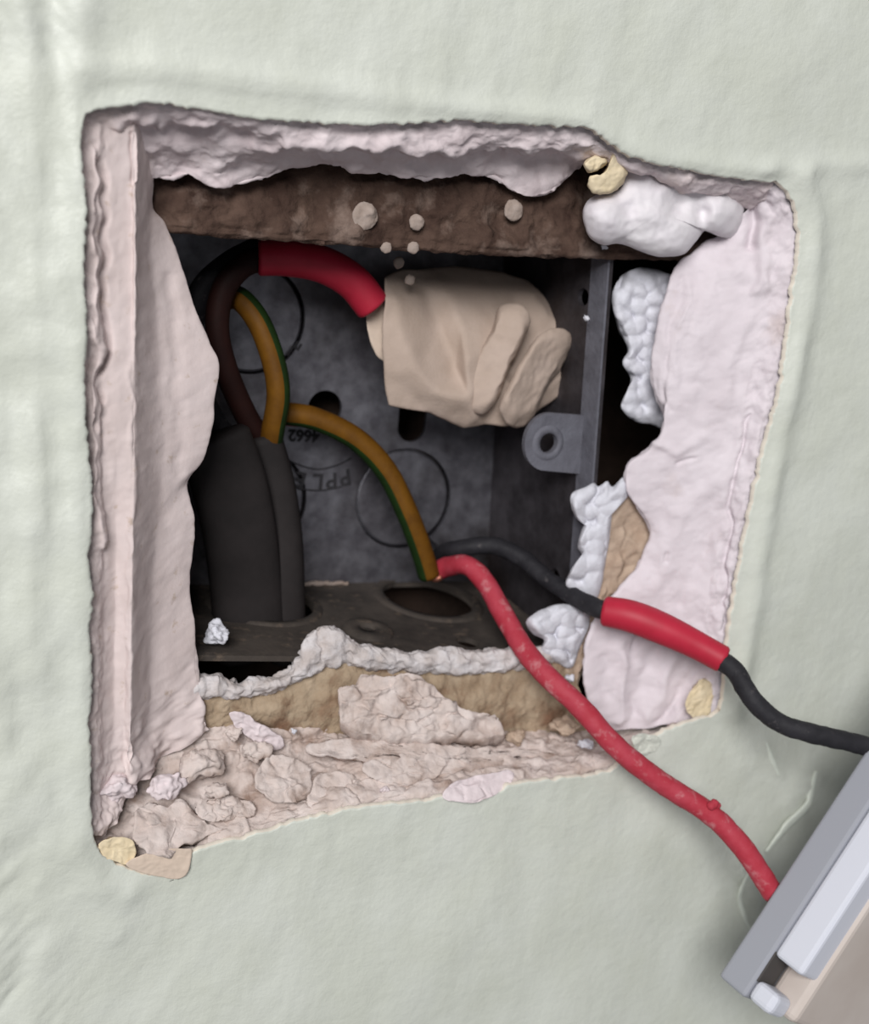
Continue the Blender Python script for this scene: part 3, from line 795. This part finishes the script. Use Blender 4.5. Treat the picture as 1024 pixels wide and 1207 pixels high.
v2, _, f2, ov, _, _ = geometry.delaunay_2d_cdt(co2, [(i, (i+1) % nO) for i in range(nO)], [list(range(nO))], 1, 1e-5)
bm = bmesh.new()
dmap = {}
for i, v in enumerate(v2): dmap[i] = allp[ov[i][0]][2]
bv = [bm.verts.new(W(v.x, v.y, dmap[i])) for i, v in enumerate(v2)]
for f in f2: bm.faces.new([bv[i] for i in f])
bmesh.ops.recalc_face_normals(bm, faces=bm.faces)
cen = W(560, 410, 36)
bound = [e for e in bm.edges if len(e.link_faces) == 1]
ex = bmesh.ops.extrude_edge_only(bm, edges=bound)
nv_ = [g for g in ex['geom'] if isinstance(g, bmesh.types.BMVert)]
for v in nv_: v.co = v.co.lerp(cen, .22) + Vector((0, 4, 0))
bmesh.ops.contextual_create(bm, geom=[g for g in ex['geom'] if isinstance(g, bmesh.types.BMEdge)])
bmesh.ops.triangulate(bm, faces=list(bm.faces))
for _ in range(3): bmesh.ops.subdivide_edges(bm, edges=list(bm.edges), cuts=1, use_grid_fill=True)
for _ in range(3): bmesh.ops.smooth_vert(bm, verts=list(bm.verts), factor=.35, use_axis_x=True, use_axis_y=True, use_axis_z=True)
bm.verts.index_update()
link('tape_wrap', [v.co + nvec(v.co, 6) * .35 + nvec(v.co, 2.4, 4) * .14 for v in bm.verts], [tuple(v.index for v in f.verts) for f in bm.faces], M_tape, tp, True)
bm.free()
patch('tape_fold', [(590, 362), (606, 358), (620, 364), (625, 378), (619, 396), (608, 418), (597, 442), (586, 470), (572, 488), (552, 484), (544, 462), (552, 436), (566, 410), (580, 386)],
      lambda x, y: 23.0 - .075 * ((x - 600) * .86 + (y - 400) * .5) + .012 * (y - 372), 2.4, M_tape, tp, na=130, nr=26, jitter=.4, js=4, round_edge=1.8)
patch('tape_fold', [(650, 388), (664, 387), (673, 396), (672, 410), (658, 436), (640, 466), (628, 490), (616, 502), (602, 502), (593, 492), (589, 480), (598, 456), (615, 424), (632, 398)],
      lambda x, y: 22.8 + .07 * ((x - 632) * .83 + (y - 445) * .55), 4.0, M_tape, tp, na=130, nr=26, jitter=.35, js=4, round_edge=1.7)
patch('tape_tail', [(432, 362), (446, 352), (456, 370), (458, 420), (452, 426), (440, 412), (434, 392)], 31.5, 3.5, M_tan, tp, na=50, nr=8, jitter=.2)

# ------------------------------------------------------------------ filler lump at the upper corner
def Bp(x, y, d, rpx):                                         # ball placed by pixel, radius given in pixels at that depth
    p = W(x, y, d); q = RC @ (p - ORI); return (p, rpx * q.z / F)
def filler_depth(x, y):
    def dome(cx, cy, r, h):
        q = ((x - cx)**2 + (y - cy)**2) / (r*r)
        return h * math.sqrt(1 - q) if q < 1 else 0
    d = 7.2
    a = [dome(716, 260, 36, 4.6), dome(780, 258, 62, 4.4), dome(795, 278, 40, 4.6), dome(852, 250, 34, 4.6), dome(750, 225, 40, 3.4), dome(840, 222, 44, 3.2)]
    d -= math.log(sum(math.exp(2.2 * v) for v in a)) / 2.2 - .6
    for cx, cy, r, h in ((800, 242, 16, 2.2), (742, 246, 10, .7), (828, 250, 9, 1.6), (822, 232, 12, 1.0)):
        d += h * math.exp(-((x - cx)**2 + (y - cy)**2) / (r*r))
    p = Vector((x / 26, y / 26, 2))
    return d - .5 * noise.noise(p) - .2 * noise.noise(p * 2.7)
fl = patch('filler_lump', [(690, 240), (687, 258), (694, 278), (710, 289), (728, 287), (745, 292), (765, 300), (788, 303), (806, 299), (820, 285), (831, 272), (845, 278), (864, 280), (874, 264), (880, 238), (893, 220), (880, 211), (840, 204), (800, 196), (755, 188), (738, 196), (730, 222), (704, 229)],
           filler_depth, 5, M_filler, None, na=240, nr=60, jitter=.12, js=2.5, round_edge=2.6, dome=True, center=(780, 250))
tag(fl, 'lump of dried white filler bulging over the brick at the upper corner of the hole', 'filler')
cf = patch('paint_chip', [(722, 180), (734, 180), (740, 192), (737, 210), (723, 226), (704, 229), (693, 221), (696, 209), (708, 206), (716, 198)], lambda x, y: 2.6 + (y - 200) * .03, 2.5, M_cream, None, na=90, nr=14, jitter=.35, js=2, round_edge=.8)
tag(cf, 'cream coloured lump of old paint stuck above the white filler', 'paint chip')
cf2 = patch('paint_chip', [(688, 192), (699, 184), (711, 186), (715, 193), (704, 201), (692, 202)], 2.4, 2.2, M_cream, None, na=60, nr=10, jitter=.3, js=1.8, round_edge=.8)
tag(cf2, 'small cream paint crumb above a crack, next to the larger cream lump', 'paint chip')

# ------------------------------------------------------------------ loose plaster and debris
def flake(name, outline, depth, thick, m, label, cat='plaster flake', jitter=.5, js=2.5, tilt=(0, 0), rel=.5, **k):
    cx = sum(p[0] for p in outline) / len(outline); cy = sum(p[1] for p in outline) / len(outline)
    d = lambda x, y: depth + (x - cx) * tilt[0] + (y - cy) * tilt[1] - rel * shard(Vector((x / 7.0, 0, y / 7.0)), 4, 4, 2.5, depth)
    o = patch(name, outline, d, thick, m, None, jitter=jitter, js=js, na=k.pop('na', 120), nr=k.pop('nr', 18), **k)
    return tag(o, label, cat, 'loose plaster pieces')
flake('plaster_chunk', [(399, 818), (405, 808), (422, 806), (424, 795), (455, 797), (488, 796), (506, 806), (528, 822), (545, 836), (575, 840), (590, 850), (592, 866), (565, 870), (520, 868), (480, 872), (445, 868), (420, 862), (402, 848)],
      9, 5, M_dusty, 'large wedge of broken plaster lying on the ledge before the sandy mortar', 'plaster chunk', .6, 2.5, (0, -.05), rel=1.3, na=200, nr=44, back_shift=(0, 0, -1.5))
flake('plaster_flake', [(360, 880), (400, 870), (450, 872), (520, 880), (580, 882), (640, 886), (680, 894), (640, 902), (580, 904), (520, 912), (470, 905), (420, 897), (380, 892)],
      7, 3, M_dusty, 'long thin dusty plaster slab under the large broken wedge', jitter=.8, js=3, tilt=(0, -.105))
flake('plaster_flake', [(425, 905), (450, 893), (500, 888), (525, 896), (515, 915), (480, 925), (450, 922)], 5, 2, M_dusty,
      'dusty plaster flake in front of the long dusty slab', jitter=.5, tilt=(0, -.105))
flake('plaster_flake', [(304, 905), (318, 889), (345, 893), (366, 904), (366, 936), (350, 946), (318, 944), (300, 930)], 4.6, 3, M_dusty,
      'flat squarish plaster flake standing on the ledge near the smooth plaster corner', jitter=.6, tilt=(0, -.105), sharp=True)
flake('plaster_flake', [(271, 841), (283, 838), (305, 852), (330, 868), (336, 880), (320, 884), (296, 872), (280, 858)], 10, 2.5, M_plaster,
      'finger-like plaster sliver resting below the sandy mortar', jitter=.4, js=2)
flake('plaster_flake', [(372, 918), (400, 910), (430, 925), (446, 940), (420, 946), (380, 955), (362, 948)], 3.6, 2.5, M_dusty,
      'rounded dusty flake at the paint edge of the ledge', jitter=.6, tilt=(0, -.105))
flake('plaster_flake', [(522, 940), (530, 925), (560, 915), (602, 908), (601, 924), (578, 940), (552, 946)], .2, 1.2, M_plaster,
      'thin pink plaster scale lapping over the painted wall edge', jitter=.25, tilt=(0, -.09))
flake('plaster_flake', [(232, 950), (270, 938), (300, 950), (296, 962), (260, 968), (236, 962)], 3.2, 2, M_dusty,
      'curled pale plaster scale in the lower corner of the hole', jitter=.6, js=1.6, tilt=(0, -.09))
flake('plaster_flake', [(158, 958), (176, 944), (196, 952), (214, 944), (236, 968), (262, 978), (240, 988), (222, 996), (196, 1010), (172, 1004), (162, 985)], 1.8, 2.5, M_dusty,
      'broad jagged plaster flake in the lower corner above the tan paper', jitter=.9, js=4, tilt=(0, -.10), rel=1.0, sharp=True)
flake('paint_chip', [(148, 1018), (180, 1004), (222, 1000), (226, 1008), (221, 1028), (208, 1036), (176, 1031)], -.7, .9, M_tan,
      'tan paper-like patch at the bottom tip of the hole', 'paint chip', rel=.1, jitter=.15, js=2)
flake('paint_chip', [(116, 995), (130, 987), (155, 990), (160, 1006), (150, 1018), (132, 1014), (120, 1006)], -.2, 1.2, M_cream,
      'yellowish paint chip in the lowest corner of the hole', 'paint chip', rel=.15, jitter=.3, js=2)
flake('paint_chip', [(814, 815), (826, 800), (838, 805), (840, 825), (832, 846), (816, 846), (808, 832)], 1.6, 1.5, M_cream,
      'yellowish paint chip at the lower end of the pale plaster', 'paint chip', rel=.2, jitter=.4, js=2.5)
flake('paint_chip', [(745, 868), (765, 865), (778, 872), (770, 886), (752, 888)], -.6, 1.0, M_paint,
      'pale green paint chip where the red wire leaves the hole', 'paint chip', rel=.2, jitter=.35, js=1.6)
def clod(x, y, d, r, m, label, n=7, rough=.5, cat='plaster crumb', sq=.75):
    c, R = Bp(x, y, d, r)
    bm = bmesh.new()
    for i in range(14):
        v = Vector((random.gauss(0, 1), random.gauss(0, 1), random.gauss(0, 1))).normalized() * random.uniform(.75, 1.1)
        bm.verts.new(c + Vector((v.x * R, v.y * R * .8, v.z * R * sq)))
    bmesh.ops.convex_hull(bm, input=list(bm.verts))
    bmesh.ops.delete(bm, geom=[v for v in bm.verts if not v.link_faces], context='VERTS')
    o = blob('plaster_crumb', bm, m, None, max(.16, R * .085), 1, R * .20, R * .55)
    return tag(o, label, cat, 'loose plaster crumbs')
clod(238, 900, 8, 34, M_dusty, 'largest dusty plaster clod in the corner by the smooth plaster edge', 12, .7)
clod(196, 928, 5, 26, M_plaster, 'pale plaster clod at the foot of the sharp plaster ridge', 10, .6)
clod(140, 930, 3.5, 24, M_plaster, 'pale rough plaster clod against the rough painted rim', 10, .6)
clod(175, 985, 2.2, 18, M_plaster, 'small pale clod resting on the broad plaster flake', 8, .5)
clod(300, 885, 9, 20, M_dusty, 'dusty clod behind the flat squarish flake', 9, .6)
clod(255, 930, 5.5, 20, M_dusty, 'dusty clod before the largest clod', 9, .6)
clod(275, 865, 10.5, 16, M_dusty, 'dusty clod beside the finger-like sliver', 8, .5)
clod(662, 856, 11, 22, M_brown, 'grey brown mortar clod beside the red wire', 9, .6)
clod(610, 868, 11, 15, M_brown, 'grey brown mortar crumb at the tip of the large wedge', 7, .5)
clod(690, 878, 7, 13, M_white, 'white crumb lying under the red wire on the ledge', 7, .5)
clod(672, 800, 12, 9, M_white, 'white crumb below the white lumps beside the red wire', 5, 1.9)
clod(660, 822, 11.5, 7, M_white, 'tiny white crumb left of the red wire', 4, 1.9)
clod(345, 862, 11, 6, M_white, 'tiny white crumb on the sandy ledge', 4, 1.9)
clod(452, 932, 2.2, 9, M_plaster, 'upright pink crumb at the paint edge', 5, 1.9)
clod(253, 746, 17.5, 22, M_white, 'white plaster crumb lying on the box floor by the grey cables', 9, .5)
clod(690, 375, 15.5, 6, M_white, 'tiny crumb stuck to the steel side near the taped joint', 4, 1.9)
clod(712, 292, 11.8, 6, M_white, 'tiny white crumb on the brick under the white filler', 3, .2)
for x, y, d, r, lab in ((430, 255, 12.4, 17, 'largest pale plaster splash on the brown brick'), (491, 262, 12.6, 10, 'smaller pale plaster splash on the brown brick near the largest'),
                        (605, 248, 12.4, 13, 'white plaster splash on the brick beside a small pit'),
                        (455, 292, 12.2, 7, 'small white speck hanging at the brick edge above the taped joint'), (487, 292, 12.2, 8, 'slightly bigger white speck at the brick edge above the taped joint'),
                        (470, 310, 25.6, 7, 'white speck on the beige tape just under the brick'), (483, 330, 24.9, 7, 'faint white speck lower on the beige tape')):
    o = blob('plaster_speck', [(Bp(x, y, d, r)[0], (Bp(x, y, d, r)[1], .55, Bp(x, y, d, r)[1])), Bp(x + r*.3, y - r*.3, d, r*.5)], M_dust, None, .25, 1, .15, 1.2)
    tag(o, lab, 'plaster speck', 'plaster specks')

# ------------------------------------------------------------------ the plastic switch plate hanging from its wires
C0 = W(846, 1150, -24); C1 = W(1034, 862, -24)
U = (C1 - C0).normalized()
n0 = Vector((0, -1, 0))
Mv = U.cross(n0)
if Mv.x < 0: Mv = -Mv
ang = math.radians(14)
NN = (n0 * math.cos(ang) + Mv * math.sin(ang)).normalized()       # front of the plate
MM = (Mv * math.cos(ang) - n0 * math.sin(ang)).normalized()       # across the plate
fp = thing('switch_plate', C0, 'white plastic switch plate with grey rim hanging in front of the wall', 'switch plate')
def slab(name, u0, u1, m0, m1, n0_, n1, m, bev=.8, seg=3):
    bm = bmesh.new()
    bmesh.ops.create_cube(bm, size=1)
    for v in bm.verts:
        v.co = Vector((u0 + (v.co.x + .5) * (u1-u0), m0 + (v.co.y + .5) * (m1-m0), n0_ + (v.co.z + .5) * (n1-n0_)))
    bmesh.ops.bevel(bm, geom=list(bm.edges), offset=bev, segments=seg, profile=.5, affect='EDGES')
    bm.verts.index_update()
    vs = [C0 + U*v.co.x + MM*v.co.y + NN*v.co.z for v in bm.verts]
    fs = [tuple(v.index for v in f.verts) for f in bm.faces]
    bm.free()
    return link(name, vs, fs, m, fp, False)
slab('rim', 0, 86, 0, 60, 0, 6.0, M_grey, .7)
slab('front_cover', 9.0, 86, .2, 60, 6.0, 12.0, M_plastic, .9)
slab('corner_tab', 0.3, 4.2, .2, 6.4, 6.0, 11.0, M_plastic, 1.2)
slab('notch_shade_liner', 3.6, 9.6, .5, 6.6, 5.6, 6.25, M_notch_shade, .1)  # added dark liner, paints the notch's shade
slab('front_face', 1.0, 84, 6.0, 58, 6.2, 12.7, M_front, 1.3)
